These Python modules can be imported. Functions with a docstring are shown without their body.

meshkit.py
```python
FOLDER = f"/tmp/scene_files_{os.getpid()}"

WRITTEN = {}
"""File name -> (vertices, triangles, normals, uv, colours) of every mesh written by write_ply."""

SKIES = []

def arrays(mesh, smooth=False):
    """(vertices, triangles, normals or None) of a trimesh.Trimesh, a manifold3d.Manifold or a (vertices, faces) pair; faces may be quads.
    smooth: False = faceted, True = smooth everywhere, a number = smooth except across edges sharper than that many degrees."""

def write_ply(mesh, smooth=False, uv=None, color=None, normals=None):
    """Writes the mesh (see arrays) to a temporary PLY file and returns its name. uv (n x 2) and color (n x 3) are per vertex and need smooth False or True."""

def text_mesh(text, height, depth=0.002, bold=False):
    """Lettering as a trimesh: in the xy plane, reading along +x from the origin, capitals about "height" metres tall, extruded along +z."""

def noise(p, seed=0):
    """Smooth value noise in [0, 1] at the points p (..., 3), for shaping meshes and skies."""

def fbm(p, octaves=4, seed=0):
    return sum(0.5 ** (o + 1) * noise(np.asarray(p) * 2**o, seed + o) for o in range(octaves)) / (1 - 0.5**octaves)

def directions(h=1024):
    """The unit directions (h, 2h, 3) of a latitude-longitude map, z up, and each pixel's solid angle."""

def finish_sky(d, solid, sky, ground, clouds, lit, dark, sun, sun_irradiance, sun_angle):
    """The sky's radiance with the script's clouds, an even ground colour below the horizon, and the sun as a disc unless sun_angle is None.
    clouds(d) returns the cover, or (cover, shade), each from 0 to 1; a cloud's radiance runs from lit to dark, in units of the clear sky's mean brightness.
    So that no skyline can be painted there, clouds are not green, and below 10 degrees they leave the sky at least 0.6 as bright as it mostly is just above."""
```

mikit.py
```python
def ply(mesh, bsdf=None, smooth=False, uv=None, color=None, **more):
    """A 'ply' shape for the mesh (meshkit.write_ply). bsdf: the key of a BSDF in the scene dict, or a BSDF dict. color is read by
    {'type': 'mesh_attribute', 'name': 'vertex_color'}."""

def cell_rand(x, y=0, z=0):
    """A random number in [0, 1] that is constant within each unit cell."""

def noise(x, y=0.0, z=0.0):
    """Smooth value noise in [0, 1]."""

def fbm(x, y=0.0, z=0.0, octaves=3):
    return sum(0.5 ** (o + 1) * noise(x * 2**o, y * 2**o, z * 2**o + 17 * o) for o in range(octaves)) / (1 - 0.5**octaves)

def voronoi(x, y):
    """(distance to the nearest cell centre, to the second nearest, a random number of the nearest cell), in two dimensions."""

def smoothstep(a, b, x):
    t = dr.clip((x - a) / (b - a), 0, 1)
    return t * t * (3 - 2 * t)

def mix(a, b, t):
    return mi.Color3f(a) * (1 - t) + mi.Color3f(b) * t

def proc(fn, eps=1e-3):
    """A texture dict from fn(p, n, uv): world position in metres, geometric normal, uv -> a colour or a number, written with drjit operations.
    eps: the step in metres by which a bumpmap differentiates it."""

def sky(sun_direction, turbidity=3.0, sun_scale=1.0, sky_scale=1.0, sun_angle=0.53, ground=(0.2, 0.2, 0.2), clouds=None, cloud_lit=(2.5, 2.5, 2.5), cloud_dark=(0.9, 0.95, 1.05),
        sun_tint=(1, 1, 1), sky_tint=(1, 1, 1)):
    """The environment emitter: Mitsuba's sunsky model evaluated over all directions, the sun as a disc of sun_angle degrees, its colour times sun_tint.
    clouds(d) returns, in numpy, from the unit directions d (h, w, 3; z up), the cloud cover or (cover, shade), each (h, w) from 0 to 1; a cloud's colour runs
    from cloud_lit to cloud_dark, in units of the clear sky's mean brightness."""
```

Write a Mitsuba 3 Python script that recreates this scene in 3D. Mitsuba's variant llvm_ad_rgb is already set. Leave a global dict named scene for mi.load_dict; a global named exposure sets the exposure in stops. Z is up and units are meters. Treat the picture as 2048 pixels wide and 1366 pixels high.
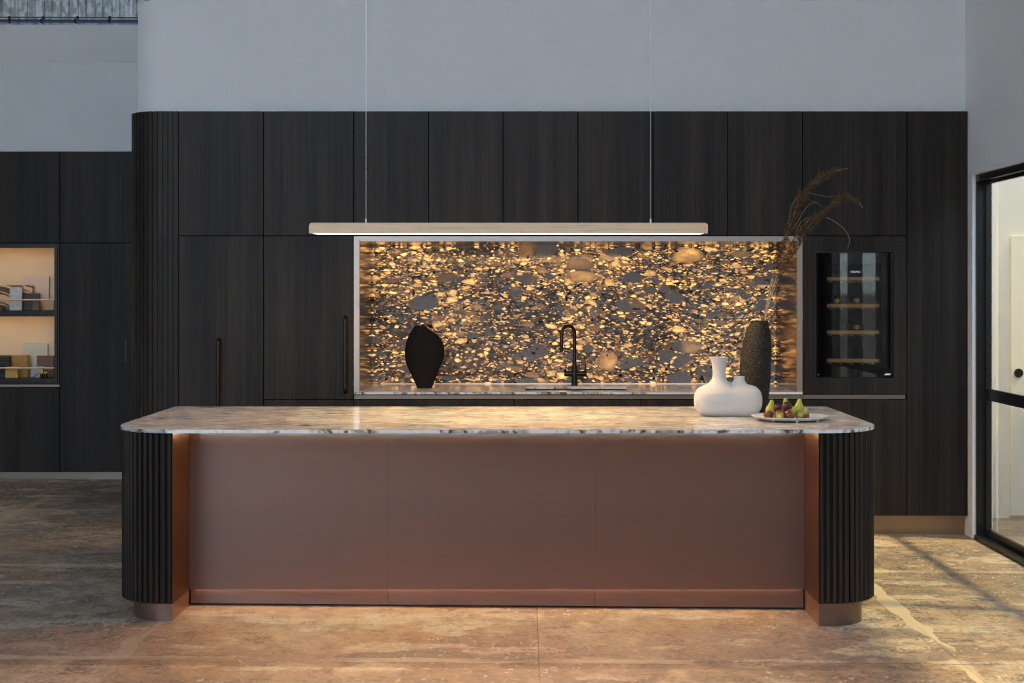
import math, random
import numpy as np
import trimesh
import drjit as dr
import mitsuba as mi
import manifold3d as m3
import mikit, meshkit
from mikit import proc, noise, fbm, voronoi, smoothstep, mix, cell_rand, ply

T = mi.ScalarTransform4f
random.seed(7)
rng = np.random.default_rng(7)

# ------------------------------------------------------------------ camera, sky, sun, exposure
F, CX, CY, H = 2600.0, 1043.0, 587.0, 1.56      # focal length, principal point (2048 x 1366 frame), eye height
exposure = 0.0
scene, labels = {}, {}
scene['camera'] = {
    'type': 'perspective', 'fov': 2 * math.degrees(math.atan(1024 / F)), 'fov_axis': 'x',
    'principal_point_offset_x': -(CX - 1024) / 2048, 'principal_point_offset_y': -(CY - 683) / 1366,
    'near_clip': 0.05, 'far_clip': 200.0,
    'to_world': T().look_at(origin=[0, 0, H], target=[0, 1, H], up=[0, 0, 1])}


def cloud_cover(d):
    n = meshkit.fbm(d * np.array([2.2, 2.2, 4.0]) + 5.0, 4, seed=3)
    return np.clip(0.55 + (n - 0.5) * 2.0, 0.25, 0.9), np.clip((n - 0.35) * 1.6, 0, 1)


SUN = (1.0, -0.22, 1.65)
scene['sky'] = mikit.sky(SUN, turbidity=4.0, sun_scale=5.2, sky_scale=30.0, sun_angle=4.0, ground=(0.22, 0.21, 0.2),
                         clouds=cloud_cover, cloud_lit=(1.45, 1.60, 1.58), cloud_dark=(0.70, 0.79, 0.82),
                         sun_tint=(1.0, 0.90, 0.52), sky_tint=(0.95, 1.0, 1.0))
PENDANT = (96.0, 59.0, 29.0)
UNDERGLOW = (880.0, 430.0, 215.0)
TOEGLOW = (46.0, 23.5, 12.0)
SHELFGLOW = (33.0, 19.5, 9.4)
STONEGLOW = 1.30

# ------------------------------------------------------------------ materials


def rgb(*c):
    return {'type': 'rgb', 'value': list(c)}


def bsdf(name, d):
    scene[name] = {'type': 'twosided', 'bsdf': d, 'id': name}
    scene[name].pop('id')


def principled(color, rough=0.5, **k):
    return {'type': 'principled', 'base_color': color if isinstance(color, dict) else rgb(*color), 'roughness': rough, **k}


def veneer(p, n, uv):
    a = p.x + p.y * 0.93
    seam = dr.select(p.y > 10.0, 1.976, 1.936)
    row = dr.select((p.z > seam) & (p.x < 2.512), 1.0, 0.0)
    a = a + row * 3.37
    w = a + 0.012 * (fbm(a * 5, p.z * 0.9, 1, 2) - 0.5)
    broad = fbm(w * 15, p.z * 0.5, 2, 3)
    fine = fbm(w * 110, p.z * 1.3, 5, 3)
    pore = noise(w * 640, p.z * 8, 2)
    t = dr.clip((broad - 0.20) * 0.95 + (fine - 0.5) * 0.80, 0, 1)
    c = mix((0.0095, 0.0081, 0.0073), (0.039, 0.0292, 0.0222), t)
    return c * (0.66 + 0.50 * pore)


def oak(p, n, uv):
    w = p.z + 0.004 * fbm(p.x * 3, p.y * 20, 4, 2)
    g = fbm(p.x * 4, w * 420, p.y * 200, 3)
    s = smoothstep(0.56, 0.75, fbm(p.x * 6 + 3, w * 300, p.y * 90, 2))
    return mix((0.80, 0.59, 0.39), (0.54, 0.36, 0.22), dr.clip(g * 0.75 + s * 0.5, 0, 1))


def marble(p, n, uv):
    q = p.y + p.z * 0.6
    wx, wy = fbm(p.x * 4.1, q * 7, 7, 3), fbm(p.x * 2.3, q * 12, 1, 3)
    s1 = fbm(p.x * 13 + wx * 3, q * 52 + wy * 10, p.z * 9, 4)
    s2 = fbm(p.x * 2.2 + 9, q * 9 + wx * 6, 3, 4)
    s3 = fbm(p.x * 30, q * 130 + wy * 14, 5, 3)
    blot = fbm(p.x * 30, q * 75, 3, 3)
    c = mix((0.66, 0.59, 0.52), (0.40, 0.335, 0.285), smoothstep(0.36, 0.66, s1))
    c = mix(c, mi.Color3f(0.22, 0.20, 0.185), smoothstep(0.58, 0.74, s3) * 0.55)
    grey = smoothstep(0.55, 0.66, s2)
    c = mix(c, mi.Color3f(0.25, 0.25, 0.25), grey * 0.65 * smoothstep(0.34, 0.58, blot))
    c = mix(c, mi.Color3f(0.07, 0.07, 0.075), smoothstep(0.60, 0.68, s1) * smoothstep(0.50, 0.64, s2) * 0.85)
    side = smoothstep(0.5, 0.8, dr.abs(n.z))
    d = p.x + p.y + 0.35 * p.z + 0.04 * fbm(p.x * 15, p.y * 15, p.z * 30, 2)
    e1 = fbm(d * 7, p.z * 20, 4, 3)
    e2 = fbm(d * 55, p.z * 55, 6, 3)
    e = mix((0.74, 0.755, 0.76), (0.17, 0.20, 0.22), smoothstep(0.45, 0.64, e1 * 0.62 + e2 * 0.38) * 0.85)
    e = mix(e, mi.Color3f(0.05, 0.055, 0.065), smoothstep(0.62, 0.70, e2) * smoothstep(0.45, 0.6, e1))
    return mix(e, c, side)


def pebble_layer(u, v, sx, sz, seed, gap):
    wu = u + sx * 0.34 * (fbm(u / sx * 0.9, v / sz * 0.9, seed, 2) - 0.5)
    wv = v + sz * 0.34 * (fbm(u / sx * 0.9 + 31, v / sz * 0.9, seed, 2) - 0.5)
    f1, f2, r = voronoi(wu / sx + seed * 13.7, wv / sz + seed * 5.3)
    size = 0.30 + 0.30 * dr.abs(dr.sin(r * 91.7))
    m = smoothstep(gap, gap + 0.13, f2 - f1) * (1 - smoothstep(size - 0.02, size + 0.10, f1))
    core = smoothstep(gap + 0.02, gap + 0.42, f2 - f1) * (1 - smoothstep(size * 0.55, size + 0.05, f1))
    return m, r, core


def pebbles(p):
    """(stone albedo, glow) of the conglomerate slab."""
    u, v = p.x + 0.05 * (p.z - 1.4) * dr.sin(p.x * 2.1), p.z
    u = u + 0.03 * (fbm(u * 4, v * 4, 2, 2) - 0.5)
    v = v + 0.045 * (fbm(u * 2.3, v * 5, 9, 2) - 0.5) + 0.03 * u * dr.sin(u * 1.7)
    vein = fbm(u * 2.4, v * 2.9, 4, 3)
    warm = dr.clip(smoothstep(0.38, 0.66, vein) * 0.75 + 0.25 + 0.18 * smoothstep(-0.2, 0.9, u), 0, 1)
    grain = fbm(u * 140, v * 210, 2, 3)
    mott = fbm(u * 30, v * 46, 6, 3)
    speck = fbm(u * 210 + 3, v * 320, 4, 2)
    alb = mix((0.022, 0.021, 0.022), (0.082, 0.078, 0.078), dr.clip(grain * 0.6 + mott * 0.6 - 0.1, 0, 1))
    glow = mix((0.008, 0.006, 0.005), (0.10, 0.050, 0.020), smoothstep(0.42, 0.75, mott) * warm)
    glow = glow + mi.Color3f(0.20, 0.10, 0.038) * smoothstep(0.58, 0.74, speck) * warm * smoothstep(0.35, 0.6, mott)
    for sx, sz, seed, share, amp, dull in ((0.018, 0.0090, 1, 0.38, 0.65, 0.27), (0.029, 0.0145, 2, 0.36, 0.95, 0.30), (0.048, 0.024, 5, 0.27, 1.0, 0.34), (0.088, 0.044, 7, 0.15, 0.75, 0.55), (0.19, 0.095, 3, 0.14, 0.4, 0.8)):
        m, r, core = pebble_layer(u, v, sx, sz, seed, 0.06)
        k = dr.abs(dr.sin(r * 57.3 + seed))
        k2 = dr.abs(dr.sin(r * 131.1 + seed * 3))
        here = m * dr.select(r < share * (0.45 + 0.75 * warm) + 0.04, 1.0, 0.0)
        lit = smoothstep(dull - 0.06, dull + 0.10, k * (0.5 + 0.62 * warm))
        ragged = fbm(u / sx * 2.2, v / sz * 2.2, seed + r * 40, 3)
        inner = (0.20 + 1.45 * ragged * ragged + 0.30 * (speck - 0.3)) * (0.62 + 0.75 * core)
        g = mix((0.17, 0.075, 0.035), (1.45, 0.72, 0.215), dr.clip(k2 * k2 * 1.25, 0, 1)) * lit * inner * amp
        g = g + mi.Color3f(0.034, 0.028, 0.026) * (1 - lit)
        a = mix((0.085, 0.09, 0.095), (0.20, 0.13, 0.09), lit) * (0.6 + 0.8 * grain)
        here = here * smoothstep(0.20, 0.30, ragged)
        glow, alb = mix(glow, g, here), mix(alb, a, here)
    hole = smoothstep(0.80, 0.86, fbm(u * 22 + 5, v * 30, 8, 2))
    return alb * (1 - hole * 0.9), glow * (1 - hole)


def stone_albedo(p, n, uv):
    return pebbles(p)[0]


def stone_glow(p, n, uv):
    return pebbles(p)[1] * STONEGLOW


def concrete(p, n, uv):
    x, y = p.x, p.y
    n1 = fbm(x * 0.7, y * 0.7, 1, 4)
    n2 = fbm(x * 2.6 + 4, y * 2.9, 2, 4)
    n3 = fbm(x * 14, y * 14, 3, 4)
    n4 = fbm(x * 60, y * 60, 5, 3)
    slab = cell_rand(dr.floor((x - 0.075) / 1.80), dr.floor((y - 5.52) / 1.85), 4)
    side = smoothstep(1.2, 2.0, x)
    c = mix((0.338, 0.263, 0.190), (0.222, 0.168, 0.122), smoothstep(0.34, 0.66, n2 * 0.7 + n3 * 0.3))
    c = mix(c, mi.Color3f(0.165, 0.15, 0.132), smoothstep(0.47, 0.63, n1 * 0.6 + n3 * 0.4) * 0.75)
    rust = smoothstep(0.55, 0.72, fbm(x * 1.9 + 8, y * 2.4, 7, 4))
    c = mix(c, mi.Color3f(0.26, 0.175, 0.095), rust * 0.5)
    pale = smoothstep(0.60, 0.70, fbm(x * 3.1 + 1, y * 6.5, 11, 4))
    c = mix(c, mi.Color3f(0.44, 0.385, 0.30), pale * 0.65)
    scuff = smoothstep(0.60, 0.70, fbm(x * 6 + 3, y * 13, 13, 5)) * smoothstep(0.42, 0.58, fbm(x * 90, y * 90, 8, 3))
    c = mix(c, mi.Color3f(0.085, 0.078, 0.078), scuff * 0.7)
    fleck = smoothstep(0.69, 0.75, fbm(x * 48, y * 40, 21, 4)) * smoothstep(0.50, 0.66, n2)
    c = mix(c, mi.Color3f(0.50, 0.46, 0.40), fleck * 0.8)
    c = c * (0.84 + 0.30 * slab) * (0.68 + 0.64 * n4)
    pit = smoothstep(0.62, 0.70, fbm(x * 70, y * 95, 41, 3)) * smoothstep(0.3, 0.6, n3)
    c = c * (1 - 0.38 * pit) * (0.9 + 0.2 * noise(x * 300, y * 300, 3))
    # saw cuts, their dark bands and the filler over them
    wob = 0.012 * (fbm(x * 3, y * 3, 31, 3) - 0.5)
    jx = dr.abs(x - 0.075 + wob - 1.80 * dr.round((x - 0.075) / 1.80))
    jy = dr.abs(y - 5.52 + wob - 1.85 * dr.round((y - 5.52) / 1.85))
    fx, fy = smoothstep(0.42, 0.55, fbm(x * 0.9 + 3, y * 1.6, 17, 3)), smoothstep(0.40, 0.56, fbm(x * 1.3, y * 0.8 + 5, 19, 3))
    edge = 0.030 + 0.05 * (fbm(x * 9, y * 9, 37, 3) - 0.35)
    fill = mi.Color3f(0.46, 0.39, 0.29)
    c = mix(c, fill, (1 - smoothstep(edge, edge + 0.008, jx)) * (0.35 + 0.6 * side) * smoothstep(0.3, 0.5, fy))
    band = y - 5.52 + wob
    c = mix(c, c * 0.62, smoothstep(-0.115, -0.105, band) * (1 - smoothstep(-0.012, 0.0, band)) * (1 - side * 0.8) * 0.75)
    c = mix(c, fill * 0.95, (1 - smoothstep(edge * 0.7, edge * 0.7 + 0.006, jy)) * 0.6 * fx)
    cut = (1 - smoothstep(0.0015, 0.004, jy)) * (1 - fx) + (1 - smoothstep(0.0015, 0.0035, jx)) * (1 - fy) * 0.8
    return c * (1 - 0.78 * dr.clip(cut, 0, 1)) * 0.74


def concrete_rough(p, n, uv):
    return 0.34 + 0.35 * fbm(p.x * 3.3, p.y * 3.3, 5, 4)


def plaster(p, n, uv):
    return mi.Color3f(0.60, 0.605, 0.615) * (0.96 + 0.06 * fbm(p.x * 1.3, p.y * 1.3, p.z * 1.3, 3) + 0.02 * noise(p.x * 90, p.y * 90, p.z * 90))


def galvanised(p, n, uv):
    s = fbm(p.x * 26, p.z * 16, 2, 3)
    return mix((0.30, 0.335, 0.36), (0.60, 0.63, 0.65), smoothstep(0.3, 0.7, s))


def brush_x(p, n, uv):
    return 0.9 + 0.2 * noise(p.x * 3, p.z * 900, p.y * 900)


def copper(p, n, uv):
    return mi.Color3f(0.158, 0.113, 0.096) * (0.93 + 0.10 * noise(p.x * 2.5, p.z * 700, p.y * 700) + 0.06 * noise(p.x * 500, p.z * 500, p.y * 30))


def cork(p, n, uv):
    a = noise(p.x * 190, p.y * 190, p.z * 190)
    return mix((0.005, 0.0045, 0.004), (0.024, 0.019, 0.015), smoothstep(0.45, 0.8, a))


def cork_height(p, n, uv):
    return fbm(p.x * 150, p.y * 150, p.z * 150, 2) + 0.6 * smoothstep(0.35, 0.6, noise(p.x * 230, p.y * 230, p.z * 230))


def ceramic(p, n, uv):
    return mi.Color3f(0.64, 0.60, 0.55) * (0.95 + 0.08 * noise(p.x * 350, p.y * 350, p.z * 350))


def chalk_black(p, n, uv):
    return mi.Color3f(0.012, 0.011, 0.0105) * (0.5 + 1.0 * noise(p.x * 300, p.y * 300, p.z * 300))


def blush_pear(p, n, uv):
    k = noise(p.x * 260, p.y * 260, p.z * 260)
    s = noise(p.x * 40, p.y * 40, p.z * 40)
    c = mix((0.115, 0.024, 0.020), (0.36, 0.33, 0.05), smoothstep(0.42, 0.74, uv.y + 0.30 * (s - 0.5)))
    return c * (0.85 + 0.25 * k)


def green_pear(p, n, uv):
    k, s = noise(p.x * 300, p.y * 300, p.z * 300), noise(p.x * 45, p.y * 45, p.z * 45)
    return mix((0.32, 0.36, 0.025), (0.43, 0.45, 0.05), s) * (0.9 + 0.2 * k)


def red_pear(p, n, uv):
    k, s = noise(p.x * 330, p.y * 330, p.z * 330), noise(p.x * 38, p.y * 38, p.z * 38)
    return mix((0.045, 0.010, 0.012), (0.085, 0.020, 0.019), s) * (0.85 + 0.25 * smoothstep(0.6, 0.8, k))


def woven(p, n, uv):
    s = dr.sin(p.x * 620 + 2.0 * dr.sin(p.z * 330)) * dr.sin(p.z * 420)
    return mix((0.12, 0.065, 0.016), (0.46, 0.30, 0.10), dr.clip(0.5 + 0.5 * s, 0, 1))


def carved(p, n, uv):
    d = p.x * 34 + p.z * 120 + 2.6 * fbm(p.x * 20, p.z * 26, 2, 3)
    return mix((0.07, 0.042, 0.022), (0.54, 0.38, 0.22), smoothstep(0.33, 0.52, noise(d * 0.72, p.z * 14, 3)))


def grey_stone(p, n, uv):
    v = fbm(p.x * 22, p.z * 13, 3, 4)
    c = mix((0.34, 0.36, 0.38), (0.56, 0.58, 0.60), v)
    return mix(c, mi.Color3f(0.16, 0.17, 0.18), 0.6 * (1 - smoothstep(0.0, 0.05, dr.abs(fbm(p.x * 60 + 2, p.z * 18, 8, 4) - 0.5))))


def brown_wood(p, n, uv):
    return mix((0.075, 0.030, 0.018), (0.15, 0.066, 0.040), fbm(p.x * 12, p.z * 210, 2, 3))


bsdf('veneer', principled(proc(veneer), 0.5, specular=0.22))
bsdf('carcass_dark', principled((0.006, 0.0055, 0.005), 0.7))
bsdf('oak', principled(proc(oak), 0.5))
bsdf('marble', principled(proc(marble), 0.13, specular=0.5))
bsdf('stone', principled(proc(stone_albedo), 0.10, specular=0.5))
bsdf('concrete', {'type': 'bumpmap', 'arbitrary': proc(lambda p, n, uv: fbm(p.x * 45, p.y * 45, 3, 3), 2e-3), 'scale': 0.0006,
                  'bsdf': principled(proc(concrete), proc(concrete_rough), specular=0.45)})
bsdf('plaster', principled(proc(plaster), 0.85, specular=0.2))
bsdf('galvanised', principled(proc(galvanised), 0.45, metallic=0.55))
bsdf('copper', principled(proc(copper), 0.40, metallic=0.80, anisotropic=0.3))
bsdf('cheek_bronze', principled((0.095, 0.048, 0.023), 0.30, metallic=0.95))
bsdf('trim_metal', principled((0.43, 0.355, 0.305), 0.40, metallic=1.0))
bsdf('channel_metal', principled((0.27, 0.225, 0.19), 0.40, metallic=1.0))
bsdf('plinth_bronze', principled((0.36, 0.255, 0.155), 0.36, metallic=1.0))
bsdf('bronze_mirror', principled((0.125, 0.066, 0.028), 0.13, metallic=1.0, anisotropic=0.0))
bsdf('dark_bronze', principled((0.055, 0.040, 0.024), 0.42, metallic=0.9))
bsdf('black_metal', principled((0.0065, 0.0065, 0.007), 0.38, specular=0.4))
bsdf('black_frame', principled((0.006, 0.0062, 0.0062), 0.3, specular=0.5))
bsdf('black_gloss', principled((0.0035, 0.004, 0.0048), 0.07, specular=0.5))
bsdf('cream_paint', principled((0.80, 0.735, 0.60), 0.6, specular=0.3))
bsdf('white_trim', principled((0.66, 0.68, 0.70), 0.5))
bsdf('cork', {'type': 'bumpmap', 'arbitrary': proc(cork_height, 5e-4), 'scale': 0.004, 'bsdf': principled(proc(cork), 0.62, specular=0.5)})
bsdf('ceramic', principled(proc(ceramic), 0.75, specular=0.2))
bsdf('chalk_black', principled(proc(chalk_black), 0.9, specular=0.1))
bsdf('plate_glaze', principled((0.70, 0.67, 0.60), 0.4))
bsdf('blush_pear', principled(proc(blush_pear), 0.33, specular=0.5))
bsdf('green_pear', principled(proc(green_pear), 0.35, specular=0.5))
bsdf('red_pear', principled(proc(red_pear), 0.28, specular=0.5))
bsdf('twig', principled((0.05, 0.032, 0.018), 0.8))
bsdf('straw', principled((0.40, 0.30, 0.17), 0.65))
bsdf('plume', principled((0.075, 0.041, 0.014), 0.8))
bsdf('steel', principled((0.62, 0.63, 0.62), 0.35, metallic=0.7))
bsdf('shelf_wood', principled((0.52, 0.31, 0.10), 0.5))
bsdf('gold', principled((0.78, 0.58, 0.36), 0.4, metallic=0.6))
bsdf('gold_foil', principled((0.62, 0.42, 0.06), 0.4, metallic=0.5))
bsdf('bottle_glass', principled((0.008, 0.012, 0.007), 0.1))
bsdf('niche_lining', principled((0.56, 0.47, 0.33), 0.8))
bsdf('white_print', principled((0.82, 0.83, 0.84), 0.5))
bsdf('carved', principled(proc(carved), 0.6))
bsdf('woven', principled(proc(woven), 0.8))
bsdf('grey_stone', principled(proc(grey_stone), 0.3))
bsdf('brown_wood', principled(proc(brown_wood), 0.5))
for nm, c in (('pink_beige', (0.50, 0.42, 0.35)), ('umber', (0.045, 0.037, 0.034)), ('olive', (0.13, 0.085, 0.022)), ('timber', (0.47, 0.30, 0.18)), ('sage', (0.36, 0.40, 0.35)),
              ('mustard', (0.43, 0.29, 0.055)), ('mist', (0.30, 0.34, 0.36)), ('yellow_flower', (0.62, 0.50, 0.05)), ('black_sample', (0.010, 0.0095, 0.010)),
              ('pipe_blue', (0.012, 0.034, 0.085)), ('pipe_grey', (0.12, 0.10, 0.11)), ('leaf_green', (0.12, 0.15, 0.03))):
    bsdf(nm, principled(c, 0.55))
scene['clear_glass'] = {'type': 'thindielectric', 'specular_transmittance': rgb(0.93, 0.94, 0.92)}
scene['smoked_glass'] = {'type': 'thindielectric', 'specular_transmittance': rgb(0.55, 0.55, 0.55)}

# ------------------------------------------------------------------ helpers


def WX(px, y):
    return (px - CX) * y / F


def WZ(py, y):
    return H - (py - CY) * y / F


def gz(x):
    """the concrete floor falls gently to the right"""
    return -0.0075 * x


def numbered(key):
    if key not in taken:
        taken.add(key)
        return key
    n = 1
    while f'{key}_{n:03d}' in taken:
        n += 1
    taken.add(f'{key}_{n:03d}')
    return f'{key}_{n:03d}'


taken = set()


def thing(name, label, category, group=None):
    k = numbered(name)
    labels[k] = {'label': label, 'category': category}
    if group:
        labels[k]['group'] = group
    return k


def part(parent, name, shape, label=None, kind=None):
    k = numbered(f'{parent}__{name}')
    scene[k] = shape
    if label or kind:
        labels[k] = {}
        if label:
            labels[k]['label'] = label
        if kind:
            labels[k]['kind'] = kind
    return k


def single(name, shape, label, category, group=None):
    k = thing(name, label, category, group)
    scene[k] = shape
    return k


def struct(name, shape, label=None):
    k = numbered(name)
    if shape is not None:
        scene[k] = shape
    labels[k] = {'kind': 'structure'}
    if label:
        labels[k]['label'] = label
    return k


def tri(m):
    q = m.to_mesh()
    return trimesh.Trimesh(np.array(q.vert_properties[:, :3], float), np.array(q.tri_verts), process=False)


def cham(x0, x1, y0, y1, z0, z1, b=0.0015):
    """a box with chamfered edges, as a manifold"""
    b = min(b, 0.45 * min(x1 - x0, y1 - y0, z1 - z0))
    pts = []
    for i, x in enumerate((x0, x1)):
        for j, y in enumerate((y0, y1)):
            for k, z in enumerate((z0, z1)):
                dx, dy, dz = b * (1 - 2 * i), b * (1 - 2 * j), b * (1 - 2 * k)
                pts += [(x, y + dy, z + dz), (x + dx, y, z + dz), (x + dx, y + dy, z)]
    return m3.Manifold.hull_points(np.array(pts, np.float64))


def box(x0, x1, y0, y1, z0, z1, mat, b=0.0015, **k):
    return ply(tri(cham(min(x0, x1), max(x0, x1), min(y0, y1), max(y0, y1), min(z0, z1), max(z0, z1), b)), mat, **k)


def union(*ms):
    return m3.Manifold.batch_boolean(list(ms), m3.OpType.Add)


def prism(poly, z0, z1):
    cs = m3.CrossSection([np.array(poly, float)], m3.FillRule.NonZero)
    return m3.Manifold.extrude(cs, z1 - z0).translate((0, 0, z0))


def tilt_bottom(mesh, z_split, gap=0.0):
    """lets the underside of a plinth follow the sloping floor"""
    v = np.array(mesh.vertices)
    low = v[:, 2] < z_split
    v[low, 2] = gz(v[low, 0]) + gap
    return trimesh.Trimesh(v, mesh.faces, process=False)


def arc(cx, cy, r, a0, a1, n):
    return [(cx + r * math.cos(math.radians(a0 + (a1 - a0) * i / n)), cy + r * math.sin(math.radians(a0 + (a1 - a0) * i / n))) for i in range(n + 1)]


def lathe(profile, n=48):
    """profile: (radius, z) from bottom to top, closed on the axis"""
    cs = m3.CrossSection([np.array([(0, profile[0][1])] + list(profile) + [(0, profile[-1][1])], float)], m3.FillRule.Positive)
    if cs.area() <= 0:
        cs = m3.CrossSection([np.array(([(0, profile[0][1])] + list(profile) + [(0, profile[-1][1])])[::-1], float)], m3.FillRule.Positive)
    return m3.Manifold.revolve(cs, n)


def tube(points, radii, n=8):
    p = np.array(points, float)
    r = np.full(len(p), radii, float) if np.isscalar(radii) else np.array(radii, float)
    t = np.gradient(p, axis=0)
    t /= np.linalg.norm(t, axis=1, keepdims=True)
    up = np.array([0.31, 0.93, 0.17])
    a = np.cross(t, up)
    a /= np.linalg.norm(a, axis=1, keepdims=True)
    b = np.cross(t, a)
    ang = np.arange(n) * 2 * np.pi / n
    v = p[:, None] + r[:, None, None] * (np.cos(ang)[None, :, None] * a[:, None] + np.sin(ang)[None, :, None] * b[:, None])
    m = len(p)
    f = []
    for i in range(m - 1):
        for j in range(n):
            k = (j + 1) % n
            q = (i * n + j, i * n + k, (i + 1) * n + k, (i + 1) * n + j)
            f += [(q[0], q[2], q[1]), (q[0], q[3], q[2])]
    vv = np.vstack([v.reshape(-1, 3), p[:1], p[-1:]])
    for j in range(n):
        k = (j + 1) % n
        f += [(m * n, j, k), (m * n + 1, (m - 1) * n + k, (m - 1) * n + j)]
    return trimesh.Trimesh(vv, np.array(f), process=False)


def spline(pts, n=40):
    from scipy.interpolate import CubicSpline
    p = np.array(pts, float)
    d = np.r_[0, np.cumsum(np.linalg.norm(np.diff(p, axis=0), axis=1))]
    return CubicSpline(d, p)(np.linspace(0, d[-1], n))


def emitter(color):
    return {'type': 'area', 'radiance': rgb(*color)}


# ------------------------------------------------------------------ the setting
YB = 2600 / 306.8            # front plane of the main cabinet wall
YL = 2600 / 243.0            # front plane of the cabinets further back on the left
XR = WX(1936, YB)            # right wall
ZT = 2.75                    # top of the cabinets

g = np.meshgrid(np.linspace(-8.2, 6.4, 30), np.linspace(-5.2, 15.2, 40), indexing='ij')
gv = np.stack([g[0].ravel(), g[1].ravel(), gz(g[0].ravel())], 1)
gi = np.arange(30 * 40).reshape(30, 40)
gf = np.stack([gi[:-1, :-1].ravel(), gi[1:, :-1].ravel(), gi[1:, 1:].ravel(), gi[:-1, 1:].ravel()], 1)
struct('floor', ply((gv, gf), 'concrete', smooth=True), 'worn stained concrete floor with filled saw cuts')

YW = YB + 0.055
poly = [(XR, YW), (XR, YL + 0.6)] + [(-2.567, YL + 0.6)] + arc(-2.567 + 0.20, YW + 0.20, 0.20, 180, 270, 16)
struct('wall_back', ply(tri(prism(poly, ZT + 0.004, 3.485)), 'plaster', smooth=30), 'white bulkhead wall above the dark cabinets with a rounded left corner')
struct('wall_back_left', box(-7.2, -2.567, YL + 0.02, YL + 0.14, ZT - 0.02, 3.465, 'plaster'), 'low white wall above the left cabinets')
struct('wall_far', box(-7.2, 6.3, 14.0, 14.1, -0.06, 4.455, 'plaster'), 'white far wall of the hall')
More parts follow.
